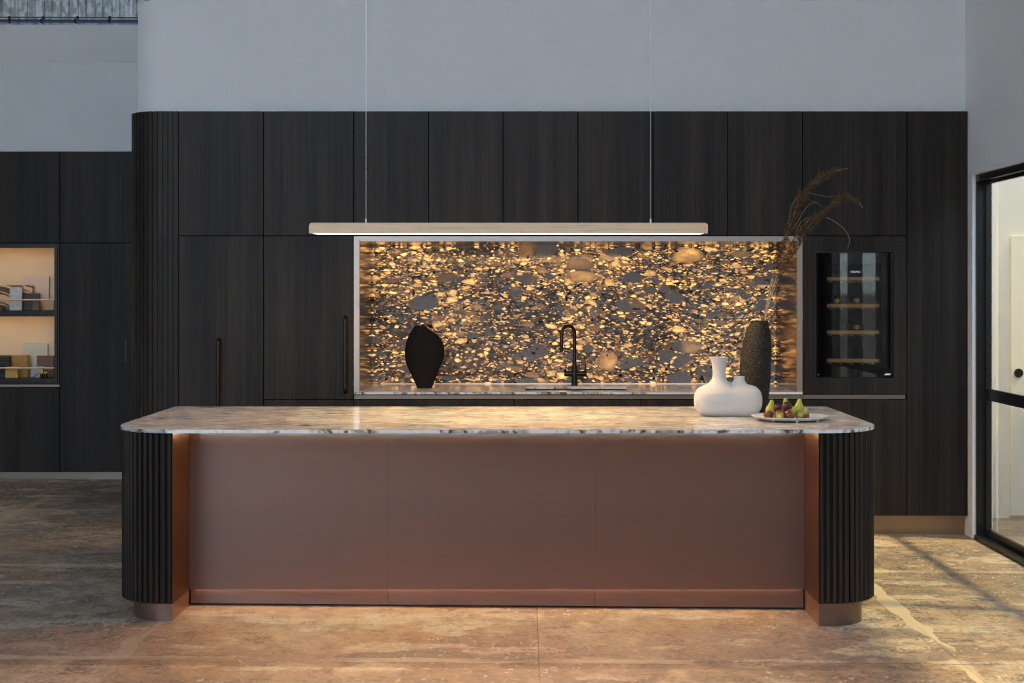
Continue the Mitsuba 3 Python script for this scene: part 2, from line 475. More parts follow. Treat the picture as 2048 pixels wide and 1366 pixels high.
# ribbed steel sheet above the far wall
xs, pitch = [], 0.1866
x = -7.2
prof = []
while x < 6.2:
    for dx, dy in ((0.0, 0.0), (0.055, 0.0), (0.062, -0.010), (0.070, -0.010), (0.077, 0.0), (0.110, 0.0), (0.118, -0.032), (0.158, -0.032), (0.166, 0.0)):
        prof.append((x + dx, 14.34 + dy))
    x += pitch
prof.append((x, 14.34))
v = np.array([(a, b, z) for z in (4.30, 7.0) for a, b in prof])
k = len(prof)
f = np.array([(i, i + 1, k + i + 1, k + i) for i in range(k - 1)])
struct('wall_far_cladding', ply((v, f), 'galvanised'), 'ribbed galvanised steel cladding high on the far wall')
struct('wall_left', box(-7.32, -7.2, -5.0, 14.4, -0.02, 7.0, 'plaster'))
roof = cham(-7.3, XR + 0.12, -5.0, 14.4, 7.0, 7.1)
for a in (-6.9, -4.45, -2.0, 0.45):
    roof = roof - cham(a, a + 2.1, -4.4, -0.4, 6.9, 7.2, 0)
roof = roof - cham(-6.9, -2.9, 11.72, 12.35, 6.9, 7.2, 0)
struct('ceiling', ply(tri(roof), 'plaster'))
# right wall with the opening for the sliding door
YD0, YD1, ZD = 3.9, 8.385, 2.335
wt = 0.13
w = union(cham(XR, XR + wt, YD1, YL + 3.6, -0.06, 7.0, 0.001), cham(XR, XR + wt, -5.0, YD0, -0.06, 7.0, 0.001), cham(XR, XR + wt, YD0 - 0.01, YD1 + 0.01, ZD, 7.0, 0.001))
struct('wall_right', ply(tri(w), 'plaster'), 'grey white side wall around the glass door')
# front of the hall behind the camera: wide openings between piers
fr = cham(-7.3, XR + wt, -5.1, -4.9, -0.08, 7.0) - cham(-6.9, -2.9, -5.3, -4.7, 0.06, 3.9, 0) - cham(-6.9, 2.6, -5.3, -4.7, 4.4, 6.7, 0)
struct('wall_front', ply(tri(fr), 'plaster'))
wkey = struct('window_1', None)
for q in range(5):
    part(wkey, 'mullion', box(-6.9 + q * 0.985, -6.84 + q * 0.985, -5.05, -4.97, 0.06, 3.9, 'black_frame'))

# side room behind the glass door, with a skylight
struct('wall_side_room', box(XR + wt, 6.2, 9.18, 9.28, -0.1, 3.25, 'cream_paint'), 'cream wall of the room behind the glass door')
struct('wall_side_room_end', box(6.1, 6.2, 3.6, 9.18, -0.1, 3.25, 'cream_paint'))
fw = cham(XR + wt, 6.2, 3.5, 3.6, -0.1, 3.25)
for a, b in ((3.27, 3.37), (3.50, 3.66)):
    fw = fw - cham(a, b, 3.4, 3.7, 0.5, 3.0, 0)
struct('wall_side_room_front', ply(tri(fw), 'umber'))
for i, (a, b) in enumerate(((3.27, 3.37), (3.50, 3.66))):
    struct(f'window_{i + 2}', ply((np.array([(a, 3.55, 0.5), (b, 3.55, 0.5), (b, 3.55, 3.0), (a, 3.55, 3.0)]), np.array([(0, 1, 2, 3)])), 'smoked_glass'))
roof = cham(XR + wt, 6.2, 3.5, 9.28, 3.2, 3.3) - cham(3.15, 5.0, 4.2, 9.0, 3.1, 3.4)
struct('ceiling_side_room', ply(tri(roof), 'cream_paint'))
d2 = struct('door_2', None, 'flush cream door in the side room')
part(d2, 'leaf', box(WX(2021.5, 9.165), WX(2021.5, 9.165) + 0.85, 9.158, 9.179, WZ(1032, 9.16), WZ(471, 9.16), 'cream_paint', 0.003))
px, pz = WX(2037.5, 9.155), WZ(746, 9.155)
ring = (m3.Manifold.cylinder(0.012, 0.031, 0.029, 40) - m3.Manifold.cylinder(0.02, 0.020, 0.020, 40).translate((0, 0, 0.004))).rotate((90, 0, 0)).translate((px, 9.158, pz))
part(d2, 'flush_pull', ply(tri(ring), 'dark_bronze', smooth=30), 'round dark metal flush pull')

d1 = struct('door_1', None, 'black framed sliding glass door in the right wall')
xf0, xf1 = XR + 0.017, XR + 0.115
part(d1, 'jamb', box(xf0, xf1, YD1 - 0.022, YD1 - 0.002, gz(3), ZD - 0.013, 'black_frame'))
part(d1, 'jamb', box(xf0, xf1, YD0 + 0.002, YD0 + 0.05, gz(3), ZD - 0.013, 'black_frame'))
part(d1, 'head', box(xf0, xf1, YD0, YD1, ZD - 0.055, ZD - 0.012, 'black_frame'))
part(d1, 'sill', box(xf0 - 0.012, xf1, YD0, YD1, gz(3) - 0.002, gz(3) + 0.028, 'black_frame'))
xg = XR + 0.080
Ym = 6.35
for k, (a, b, off) in enumerate(((Ym - 0.03, YD1 - 0.022, 0.0), (YD0 + 0.05, Ym + 0.03, 0.022))):
    x0, x1 = xg + off - 0.012, xg + off + 0.012
    part(d1, 'stile', box(x0, x1, b - 0.030, b, gz(3) + 0.028, ZD - 0.055, 'black_frame'))
    part(d1, 'stile', box(x0, x1, a, a + 0.05, gz(3) + 0.028, ZD - 0.055, 'black_frame'))
    part(d1, 'top_rail', box(x0, x1, a, b, ZD - 0.075, ZD - 0.055, 'black_frame'))
    part(d1, 'bottom_rail', box(x0, x1, a, b, gz(3) + 0.028, gz(3) + 0.075, 'black_frame'))
    part(d1, 'mid_rail', box(x0, x1, a, b, 0.877, 0.951, 'black_frame'))
    xm = xg + off
    part(d1, 'pane', ply((np.array([(xm, a + 0.04, 0.05), (xm, b - 0.02, 0.05), (xm, b - 0.02, ZD - 0.06), (xm, a + 0.04, ZD - 0.06)]), np.array([(0, 1, 2, 3)])), 'clear_glass'))
struct('trim_1', box(XR - 0.004, XR + 0.018, YD1 - 0.004, YD1 + 0.016, gz(3) + 0.002, ZD + 0.016, 'white_trim'))
struct('trim_2', box(XR - 0.004, XR + 0.018, YD0, YD1, ZD - 0.013, ZD + 0.016, 'white_trim'))

# ------------------------------------------------------------------ cables and pipe under the cladding
yp = 14.22
pk = thing('service_pipe', 'dark blue pipe running along the top of the far wall', 'pipe')
part(pk, 'pipe', ply(tube([(-7.1, yp, WZ(41, yp)), (-4, yp, WZ(43.2, yp)), (-1.6, yp, WZ(44.6, yp))], 0.018, 12), 'pipe_blue', smooth=40))
for q in (19, 84, 151, 219):
    part(pk, 'clip', box(WX(q, yp) - 0.010, WX(q, yp) + 0.010, yp - 0.021, yp + 0.02, WZ(43, yp) - 0.020, WZ(41.5, yp) + 0.02, 'black_metal'))
ck = thing('service_conduit', 'thin grey conduit above the blue pipe', 'cable')
part(ck, 'conduit', ply(tube([(-7.1, yp, WZ(34, yp)), (-4, yp, WZ(35.5, yp)), (-1.6, yp, WZ(37, yp))], 0.0075, 8), 'pipe_grey', smooth=40))
for q in (19, 87, 155, 220):
    part(ck, 'clip', box(WX(q, yp) - 0.010, WX(q, yp) + 0.010, yp - 0.011, yp + 0.012, WZ(35.5, yp) - 0.012, WZ(34.5, yp) + 0.012, 'black_metal'))

# ------------------------------------------------------------------ main cabinet wall
GAP = 0.0022


def door(parent, x0, x1, z0, z1, y=YB, name='door', t=0.020, mat='veneer'):
    return part(parent, name, box(x0 + GAP, x1 - GAP, y, y + t, z0 + GAP, z1 - GAP, mat, 0.0012))


def carcass(parent, x0, x1, z0, z1, y=YB, depth=0.58):
    return part(parent, 'carcass', box(x0 + 0.001, x1 - 0.001, y + 0.0215, y + depth, z0, z1, 'carcass_dark', 0.0))


def bar_handle(parent, x, z0, z1, y=YB):
    pts = [(x, y, z1 - 0.012), (x, y - 0.022, z1 - 0.010), (x, y - 0.036, z1 - 0.022), (x, y - 0.038, z1 - 0.05)]
    pts += [(x, y - 0.038, z) for z in np.linspace(z1 - 0.12, z0 + 0.12, 6)]
    pts += [(x, y - 0.038, z0 + 0.05), (x, y - 0.036, z0 + 0.022), (x, y - 0.022, z0 + 0.010), (x, y, z0 + 0.012)]
    return part(parent, 'handle', ply(tube(spline(pts, 60), 0.0105, 14), 'dark_bronze', smooth=50), 'slim dark bronze bar handle')


XA, XB, XC = WX(357, YB), WX(527, YB), WX(707.4, YB)
XU = [WX(q, YB) for q in (707.4, 857, 1006, 1156, 1306, 1455, 1605)]
XD, XE = WX(1605, YB), WX(1814, YB)
ZS, ZK = WZ(471.5, YB), WZ(1032, YB)
ZF = WZ(799, YB)

c = thing('tall_cabinet', 'dark tall cabinet column beside the fluted corner with one long bronze handle', 'cabinet')
carcass(c, XA, XB, ZK, ZT)
door(c, XA, XB, ZS, ZT)
dk = door(c, XA, XB, ZK, ZS)
bar_handle(dk, WX(438.5, YB), WZ(905, YB), WZ(676, YB))
c = thing('tall_cabinet', 'dark tall cabinet immediately left of the glowing stone recess, bronze handle at its right edge', 'cabinet')
carcass(c, XB, XC, ZK, ZT)
door(c, XB, XC, ZS, ZT)
dk = door(c, XB, XC, ZF, ZS)
bar_handle(dk, WX(691.5, YB), WZ(786.5, YB), WZ(632, YB))
door(c, XB, XC, ZK, ZF, name='drawer')
ordn = ('first', 'second', 'third', 'fourth', 'fifth', 'sixth')
for i in range(6):
    c = thing('wall_cabinet', f'flat dark veneer overhead cabinet, {ordn[i]} from the left above the glowing stone recess', 'cabinet', 'overhead cabinets above the stone recess')
    carcass(c, XU[i], XU[i + 1], ZS + 0.002, ZT, depth=0.50)
    door(c, XU[i], XU[i + 1], ZS, ZT)

# wine column
ZR0, ZR1 = WZ(798.5, YB), WZ(789.5, YB)
wx0, wx1, wz0, wz1 = WX(1633.5, YB), WX(1786.5, YB), WZ(755, YB), WZ(505, YB)
c = thing('appliance_cabinet', 'dark veneer cabinet column that houses the wine cooler', 'cabinet')
carcass(c, XD, XE, ZS, ZT)
door(c, XD, XE, ZS, ZT)
fp = cham(XD + GAP, XE - GAP, YB, YB + 0.02, ZR1 + 0.003, ZS - GAP, 0.0012) - cham(wx0 - 0.003, wx1 + 0.003, YB - 0.1, YB + 0.1, wz0 - 0.003, wz1 + 0.003, 0)
part(c, 'surround_panel', ply(tri(fp), 'veneer'))
part(c, 'handle_channel', box(XD + 0.001, XE - 0.006, YB + 0.012, YB + 0.03, ZR0, ZR1, 'channel_metal'), 'brushed metal finger channel')
door(c, XD, XE, ZK, ZR0 - 0.001)
carcass(c, XD, XE, ZK, ZR0)
c = thing('tall_cabinet', 'full height dark veneer panel at the far right beside the white wall', 'cabinet')
carcass(c, XE, XR, ZK, ZT)
door(c, XE, XR - 0.001, ZK, ZT)

# wine cooler
wc = thing('wine_cooler', 'built-in black wine cooler with a smoked glass door and wooden shelves', 'wine cooler')
YC = YB - 0.002
ix0, ix1, iz0, iz1 = WX(1653.5, YB), WX(1762.5, YB), WZ(729, YB), WZ(527, YB)
frame = cham(wx0, wx1, YC, YC + 0.03, wz0, wz1, 0.002) - cham(ix0, ix1, YC - 0.1, YC + 0.1, iz0, iz1, 0)
part(wc, 'door_frame', ply(tri(frame), 'black_gloss'))
part(wc, 'pane', ply((np.array([(wx0 + .004, YC - 0.0015, wz0 + .004), (wx1 - .004, YC - 0.0015, wz0 + .004), (wx1 - .004, YC - 0.0015, wz1 - .004), (wx0 + .004, YC - 0.0015, wz1 - .004)]), np.array([(0, 1, 2, 3)])), 'smoked_glass'), 'smoked glass')
cab = cham(wx0 + 0.005, wx1 - 0.005, YC + 0.031, YC + 0.50, wz0 + 0.005, wz1 - 0.005) - cham(ix0 - 0.01, ix1 + 0.01, YC - 0.1, YC + 0.47, iz0 - 0.01, iz1 + 0.02, 0)
part(wc, 'cabinet_body', ply(tri(cab), 'black_metal'))
part(wc, 'light_strip', box(ix0 + 0.03, ix1 - 0.03, YC + 0.045, YC + 0.052, iz1 + 0.011, iz1 + 0.016, 'white_print', emitter=emitter((6.0, 4.2, 2.0))), 'interior light strip')
for a, b in ((554, 561.3), (607.6, 615), (661, 668.4), (717.6, 724.8)):
    sk = part(wc, 'shelf', box(ix0 + 0.001, ix1 - 0.003, YC + 0.036, YC + 0.056, WZ(b, YB + .04), WZ(a, YB + .04), 'shelf_wood'), 'wooden shelf front')
    for q in range(5):
        xx = ix0 + 0.04 + q * (ix1 - ix0 - 0.08) / 4
        part(sk, 'slat', box(xx - 0.01, xx + 0.01, YC + 0.056, YC + 0.42, WZ(b, YB + .04) - 0.012, WZ(b, YB + .04) - 0.003, 'shelf_wood'))
part(wc, 'logo', ply(meshkit.text_mesh('VINTEC', 0.0125, 0.0008, bold=True).apply_transform(np.array([[1, 0, 0, WX(1700.5, YB)], [0, 0, -1, YC - 0.0016], [0, 1, 0, WZ(545.8, YB)], [0, 0, 0, 1.0]])), 'white_print'), 'small white lettering')
mk = union(cham(WX(1770, YB), WX(1781, YB), YC - 0.0022, YC - 0.0016, WZ(749, YB), WZ(747, YB), 0), cham(WX(1767, YB), WX(1779, YB), YC - 0.0022, YC - 0.0016, WZ(750.3, YB), WZ(749.3, YB), 0))
part(wc, 'badge', ply(tri(mk), 'white_print'))
mk = union(cham(WX(1635.4, YB), WX(1637.8, YB), YC - 0.0022, YC - 0.0016, WZ(749.8, YB), WZ(749, YB), 0), cham(WX(1636.2, YB), WX(1637, YB), YC - 0.0022, YC - 0.0016, WZ(750.6, YB), WZ(748.2, YB), 0))
part(wc, 'key_mark', ply(tri(mk), 'white_print'))
bot_profile = [(0.0142, 0.0), (0.0150, 0.004), (0.0150, 0.05), (0.0140, 0.085), (0.022, 0.115), (0.036, 0.15), (0.0375, 0.17), (0.0375, 0.295), (0.034, 0.30)]
bm = lathe(bot_profile[2:], 28)
cm = lathe([(0.0142, 0.0), (0.0156, 0.003), (0.0156, 0.052)], 28)
for (qx, qy, lab) in ((1675, 601.6, 'gold-capped wine bottle at the left of the second shelf in the wine cooler'),
                      (1714.8, 601.2, 'gold-capped wine bottle right of centre on the second shelf in the wine cooler'),
                      (1714.8, 654.5, 'gold-capped wine bottle alone on the third shelf in the wine cooler')):
    b = thing('wine_bottle', lab, 'bottle', 'wine bottles in the cooler')
    mv = T().translate([WX(qx, YB + .06), YC + 0.062, WZ(qy, YB + .06)]).rotate([1, 0, 0], -90)
    part(b, 'glass', ply(tri(bm), 'bottle_glass', smooth=40, to_world=mv))
    part(b, 'capsule', ply(tri(cm), 'gold_foil', smooth=40, to_world=mv), 'gold foil capsule')

# fluted quarter-round end of the cabinet wall
slat_cache = {}


def slat_shape(w, d, h, mat='veneer'):
    key = (round(w, 5), round(d, 5), round(h, 4))
    if key not in slat_cache:
        pts = [(-w / 2, -0.006), (w / 2, -0.006)] + [(w / 2 * math.cos(a), d * math.sin(a) ** 0.8 if math.sin(a) > 0 else 0.0) for a in np.linspace(0, math.pi, 9)]
        slat_cache[key] = ply(tri(prism(pts, 0, h)), mat, smooth=35)
    return slat_cache[key]


def slats(parent, path, pitch, z0, h, d=0.016, w=None, flip=1):
    """upright half-round slats along a plan path; each its own entry"""
    p = np.array(path, float)
    s = np.r_[0, np.cumsum(np.linalg.norm(np.diff(p, axis=0), axis=1))]
    n = int(s[-1] / pitch)
    for i in range(n):
        t = (i + 0.5) * pitch
        x, y = np.interp(t, s, p[:, 0]), np.interp(t, s, p[:, 1])
        x2, y2 = np.interp(t + 0.004, s, p[:, 0]), np.interp(t + 0.004, s, p[:, 1])
        x1, y1 = np.interp(t - 0.004, s, p[:, 0]), np.interp(t - 0.004, s, p[:, 1])
        a = math.degrees(math.atan2(y2 - y1, x2 - x1))
        if flip < 0:
            a += 180
        part(parent, 'slat', {**slat_shape(w or pitch - 0.003, d, h), 'to_world': T().translate([x, y, z0]).rotate([0, 0, 1], a + 180)})


RF = 0.235
fe = thing('fluted_end_panel', 'dark fluted quarter-round end of the main cabinet wall', 'cabinet')
fx0 = XA - 0.004
ys = YB + 0.016
plan = [(fx0, YB + 0.55), (fx0, ys)] + arc(fx0 - 0.125, ys + RF, RF, 270, 180, 20) + [(fx0 - 0.125 - RF, YB + 0.55)]
part(fe, 'core', ply(tri(prism(plan, ZK, ZT)), 'carcass_dark', smooth=30))
slats(fe, [(fx0, ys)] + arc(fx0 - 0.125, ys + RF, RF, 270, 180, 24) + [(fx0 - 0.125 - RF, YB + 2.2)], 0.0335, ZK, ZT - ZK, 0.018, w=0.0262, flip=1)

# stone recess
NX0, NX1 = -1.056, 1.796
NZ1 = 1.900
YS = YB + 0.712
fo0, fo1, fz1 = WX(707.8, YB), WX(1604.8, YB), WZ(472.3, YB)
ZC0, ZC1 = WZ(789.0, YB), 0.92
nf = thing('recess_frame', 'brushed metal frame around the glowing stone recess with bronze side linings', 'frame')
yf = YB - 0.004
part(nf, 'stile', ply(tri(m3.Manifold.hull_points(np.array([(x, y, z) for y in (yf, yf + 0.02) for x, z in ((fo0, ZC1), (NX0, ZC1), (NX0, NZ1 - 0.0008), (fo0, fz1 - 0.0008))], float))), 'trim_metal'))
part(nf, 'stile', ply(tri(m3.Manifold.hull_points(np.array([(x, y, z) for y in (yf, yf + 0.02) for x, z in ((fo1, ZC1), (NX1, ZC1), (NX1, NZ1 - 0.0008), (fo1, fz1 - 0.0008))], float))), 'trim_metal'))
part(nf, 'head', ply(tri(m3.Manifold.hull_points(np.array([(x, y, z) for y in (yf, yf + 0.02) for x, z in ((fo0 + 0.0008, fz1), (fo1 - 0.0008, fz1), (NX1 - 0.0008, NZ1), (NX0 + 0.0008, NZ1))], float))), 'trim_metal'))
part(nf, 'side_lining', box(NX0 - 0.02, NX0, yf + 0.02, YS, ZC1 + 0.001, NZ1, 'bronze_mirror'), 'bronze side lining')
part(nf, 'side_lining', box(NX1, NX1 + 0.02, yf + 0.02, YS, ZC1 + 0.001, NZ1, 'bronze_mirror'), 'bronze side lining')
part(nf, 'top_lining', box(NX0 - 0.02, NX1 + 0.02, yf + 0.02, YS, NZ1, NZ1 + 0.02, 'bronze_mirror'), 'bronze top lining')
bs = thing('stone_splashback', 'backlit dark pebbly stone splashback glowing amber behind the sink', 'splashback')
seam = WX(1022, YS)
for a, b in ((NX0, seam - 0.0008), (seam + 0.0008, NX1)):
    sm = tri(cham(a, b, YS, YS + 0.02, ZC1 + 0.006, NZ1, 0.0006))
    s = ply(sm, 'stone', uv=sm.vertices[:, [0, 2]])
    s['emitter'] = {'type': 'area', 'radiance': proc(stone_glow)}
    part(bs, 'slab', s)
part(bs, 'light_strip', box(WX(760, YS), WX(1548, YS), YS - 0.003, YS + 0.002, ZC1 + 0.0012, ZC1 + 0.005, 'white_print', 0.0003, emitter=emitter((0.42, 0.26, 0.12))), 'thin light line along the foot of the stone')

# back worktop with the sink cut into it
sx0, sx1, sy0, sy1 = 0.024, 0.715, 8.585, 8.955
ct = cham(fo0, fo1, YB - 0.012, YS + 0.02, ZC0, ZC1, 0.0015) - cham(sx0, sx1, sy0, sy1, 0.5, 1.2, 0)
single('back_worktop', ply(tri(ct), 'marble'), 'thin veined marble worktop inside the glowing recess', 'worktop')
sk = cham(sx0 - 0.006, sx1 + 0.006, sy0 - 0.006, sy1 + 0.006, 0.71, ZC0 - 0.0005, 0.006) - cham(sx0 + 0.001, sx1 - 0.001, sy0 + 0.001, sy1 - 0.001, 0.722, 1.2, 0.02)
single('kitchen_sink', ply(tri(sk), 'black_metal', smooth=30), 'black undermount sink bowl set into the back worktop', 'sink')
# tap
yt = 9.045
tx, tz = WX(1149, yt), ZC1
tp = thing('kitchen_tap', 'matt black gooseneck tap with two side levers behind the sink', 'tap')
S = yt / F
part(tp, 'base', ply(tri(lathe([(0.0225, 0), (0.0225, 0.004), (0.0215, 0.006), (0.0215, WZ(731, yt) - tz - 0.003), (0.019, WZ(731, yt) - tz)], 32).translate((tx, yt, tz))), 'black_metal', smooth=40))
zt0 = WZ(731, yt)
rad = (1148.5 - 1123) / 2 * S
zc = WZ(650, yt) - rad - 0.010
neck = [(tx, yt, zt0 - 0.01), (tx, yt, zt0 + 0.05), (tx, yt, zc - 0.02)] + [(tx - rad + rad * math.cos(a), yt - 0.05 * (1 - math.cos(a)) / 2, zc + rad * 1.10 * math.sin(a)) for a in np.linspace(0, math.pi, 15)]
neck += [(tx - 2 * rad - 0.002, yt - 0.052, zc - 0.04), (tx - 2 * rad - 0.005, yt - 0.054, WZ(703, yt))]
part(tp, 'spout', ply(tube(spline(neck, 70), 0.0112, 16), 'black_metal', smooth=50))
zb = WZ(747.5, yt)
part(tp, 'valve', ply(tri(m3.Manifold.cylinder((1173 - 1128.5) * S, 0.0185, 0.0185, 28).rotate((0, 90, 0)).translate((WX(1128.5, yt), yt, zb))), 'black_metal', smooth=40))
part(tp, 'lever', ply(tube([(WX(1171, yt), yt - 0.004, zb + 0.012), (WX(1171, yt), yt - 0.006, WZ(728, yt))], 0.0038, 10), 'black_metal', smooth=40))
part(tp, 'lever', ply(tube([(WX(1130.3, yt), yt - 0.004, zb + 0.010), (WX(1130, yt), yt - 0.01, WZ(738.5, yt))], [0.008, 0.007], 12), 'black_metal', smooth=40))

# base cabinets under the recess
xb = [fo0 - 0.001, WX(1028, YB), WX(1282, YB), XD]
for i, lab in enumerate(('dark base cabinet under the recess below the black vase', 'dark base cabinet below the sink', 'dark base cabinet under the recess behind the tall textured vase')):
    c = thing('base_cabinet', lab, 'cabinet')
    carcass(c, xb[i], xb[i + 1], ZK, 0.70 if i == 1 else ZC0 - 0.001)
    door(c, xb[i], xb[i + 1], ZK, ZR0 - 0.001)
single('handle_channel', box(fo0, XD - 0.001, YB + 0.004, YB + 0.0205, ZR0, ZR1 - 0.001, 'channel_metal'), 'long brushed metal finger channel below the back worktop', 'channel')
kb = prism([(-2.45, YB + 0.062), (XR - 0.001, YB + 0.062), (XR - 0.001, YB + 0.08), (-2.45, YB + 0.08)], -0.05, ZK)
struct('baseboard_back', ply(tilt_bottom(tri(kb), 0.0), 'plinth_bronze'), 'brushed metal plinth under the main cabinets')

# ------------------------------------------------------------------ cabinets further back on the left
KL = WZ(944.5, YL)
zl1, zl2 = WZ(486, YL), WZ(768.6, YL)
zl3 = WZ(774.5, YL)
xl = [WX(-150, YL), WX(119.5, YL), WX(264.5, YL), -2.62]
c = thing('upper_cabinet', 'dark overhead cabinet above the lit display niche at the left edge', 'cabinet')
carcass(c, xl[0], xl[1], zl1, ZT - 0.02, YL, 0.35)
door(c, xl[0], xl[1], zl1, ZT - 0.02, YL)
c = thing('tall_cabinet', 'dark tall cabinet between the lit display niche and the fluted corner', 'cabinet')
carcass(c, xl[1], xl[2], KL, ZT - 0.02, YL, 0.35)
door(c, xl[1], xl[2], zl1, ZT - 0.02, YL)
dk = door(c, xl[1], xl[2], KL, zl1, YL)
part(dk, 'recessed_pull', box(WX(249.8, YL), WX(254.2, YL), YL - 0.006, YL + 0.002, WZ(725, YL), WZ(679.5, YL), 'black_metal'), 'black upright pull')
c = thing('tall_cabinet', 'dark cabinet panel hidden behind the fluted corner', 'cabinet')
carcass(c, xl[2], xl[3], KL, ZT - 0.02, YL, 0.35)
door(c, xl[2], xl[3], KL, ZT - 0.02, YL)
c = thing('base_cabinet', 'dark low cabinet below the lit display niche', 'cabinet')
carcass(c, xl[0], xl[1], KL, zl3 - 0.005, YL, 0.35)
door(c, xl[0], xl[1], KL, zl3 - 0.003, YL)
part(c, 'handle_channel', box(xl[0], xl[1] - 0.003, YL + 0.002, YL + 0.03, zl3, zl2, 'channel_metal'), 'brushed metal finger channel')
kb = prism([(xl[0], YL + 0.03), (-2.62, YL + 0.03), (-2.62, YL + 0.05), (xl[0], YL + 0.05)], -0.05, KL)
struct('baseboard_left', ply(tilt_bottom(tri(kb), 0.04), 'channel_metal'), 'metal plinth under the left cabinets')

dn = thing('display_niche', 'black framed display niche with two lit shelves at the left edge', 'shelf unit')
nx1 = WX(109.3, YL)
zo = [WZ(496, YL), WZ(621.5, YL), WZ(632.8, YL), WZ(757.5, YL)]
fxr = xl[1] - 0.003
body = cham(xl[0], fxr, YL + 0.004, YL + 0.33, zl2 + 0.002, zl1 - 0.002, 0.001) - cham(xl[0] + 0.03, nx1, YL - 0.1, YL + 0.30, zo[1], zo[0], 0) - cham(xl[0] + 0.03, nx1, YL - 0.1, YL + 0.30, zo[3], zo[2], 0)
for zz_ in (zo[0], zo[2]):
    body = body - cham(xl[0] + 0.03, nx1, YL + 0.012, YL + 0.30, zz_ - 0.01, zz_ + 0.018, 0)
part(dn, 'frame', ply(tri(body), 'black_metal'))
rim = cham(xl[0], nx1 + 0.022, YL - 0.006, YL + 0.0035, zo[3] - 0.03, zo[0] + 0.022, 0.001) - cham(xl[0] + 0.03, nx1, YL - 0.1, YL + 0.1, zo[3], zo[0], 0)
part(dn, 'rim', ply(tri(rim), 'black_frame'))
part(dn, 'back_panel', box(xl[0] + 0.031, nx1 - 0.001, YL + 0.288, YL + 0.2995, zo[1] + 0.001, zo[0] + 0.017, 'niche_lining'), 'beige back panel')
part(dn, 'back_panel', box(xl[0] + 0.031, nx1 - 0.001, YL + 0.288, YL + 0.2995, zo[3] + 0.001, zo[2] + 0.017, 'niche_lining'), 'beige back panel')
for zt_ in (zo[0], zo[2]):
    part(dn, 'light_strip', box(xl[0] + 0.05, nx1 - 0.006, YL + 0.014, YL + 0.026, zt_ + 0.004, zt_ + 0.016, 'white_print', 0.0005, emitter=emitter(SHELFGLOW)), 'warm light strip')
for q in (599.6, 736):
    yr = YL + 0.03
    part(dn, 'gallery_rail', ply(tube([(xl[0] + 0.03, yr, WZ(q, yr)), (nx1, yr, WZ(q, yr))], 0.0075, 12), 'gold', smooth=40), 'thin brass gallery rail')


def sample(name, lab, cat, px0, px1, py0, zb, y, t, mat, lean=0.0, shape=None):
    """a board standing on a shelf"""
    x0, x1, z1 = WX(px0, y), WX(px1, y), WZ(py0, y)
    m = tri(cham(x0, x1, -t, 0, 0, z1 - zb, 0.002)) if shape is None else shape(x0, x1, z1 - zb, t)
    mv = T().translate([0, y, zb + 0.0008]).rotate([1, 0, 0], -lean)
    return single(name, ply(m, mat, to_world=mv, smooth=30), lab, cat)


z1_, z2_ = zo[1], zo[3]
sample('sample_board', 'plain beige square board leaning at the back of the upper niche shelf', 'board', 48, 98, 552, z1_, YL + 0.265, 0.012, 'pink_beige', 3)
sample('sample_board', 'carved striped timber board on the upper niche shelf', 'board', -30, 67, 571, z1_, YL + 0.235, 0.03, 'carved', 2)
sample('stone_sample', 'grey veined marble sample standing on the upper niche shelf', 'tile', 20.5, 45.2, 574.5, z1_, YL + 0.15, 0.02, 'grey_stone', 2)
sample('sample_tile', 'dark brown square tile beside the marble sample on the upper niche shelf', 'tile', 46.5, 80, 587, z1_, YL + 0.185, 0.015, 'umber', 3)
sample('sample_tile', 'small olive bronze tile in front of the dark brown tile', 'tile', 66, 80, 602.5, z1_, YL + 0.12, 0.012, 'olive', 2)
sample('sample_tile', 'small pale timber tile at the right end of the upper niche shelf', 'tile', 81, 108, 602, z1_, YL + 0.20, 0.012, 'timber', 3)
sample('sample_board', 'sage grey board leaning at the back of the lower niche shelf', 'board', 45.5, 95.3, 687, z2_, YL + 0.265, 0.012, 'sage', 3)
sample('sample_board', 'reddish brown timber sample at the right end of the lower niche shelf', 'board', 75, 108.8, 711.5, z2_, YL + 0.19, 0.02, 'brown_wood', 2)


def basket(x0, x1, h, t):
    n, m = 24, 10
    pts = []
    for k in range(n + 1):
        s = k / n
        w = 1 - 0.05 * (1 - s) ** 2
        for j in range(m):
            a = j / m * 2 * math.pi
            cx_, hw = (x0 + x1) / 2, (x1 - x0) / 2 * w
            pts.append((cx_ + hw * np.sign(math.cos(a)) * abs(math.cos(a)) ** 0.35, -t / 2 + t / 2 * np.sign(math.sin(a)) * abs(math.sin(a)) ** 0.6, h * s))
    f = []
    for k in range(n):
        for j in range(m):
            q = (j + 1) % m
            f += [(k * m + j, k * m + q, (k + 1) * m + q), (k * m + j, (k + 1) * m + q, (k + 1) * m + j)]
    f += [(0, j + 1, j) for j in range(1, m - 1)] + [(n * m, n * m + j, n * m + j + 1) for j in range(1, m - 1)]
    return trimesh.Trimesh(np.array(pts), np.array(f), process=False)


sample('woven_basket', 'golden woven basket panel on the lower niche shelf', 'basket', -24, 62, 710.5, z2_, YL + 0.22, 0.05, 'woven', 0, basket)


def ribbed(x0, x1, h, t):
    n = 4
    return tri(union(*[union(cham(x0, x1, -t, 0, h * i / n, h * (i + 0.86) / n, 0.004), cham(x0 + 0.004, x1 - 0.004, -t * 0.9, 0, h * i / n, h * (i + 1) / n, 0.0005)) for i in range(n)]))


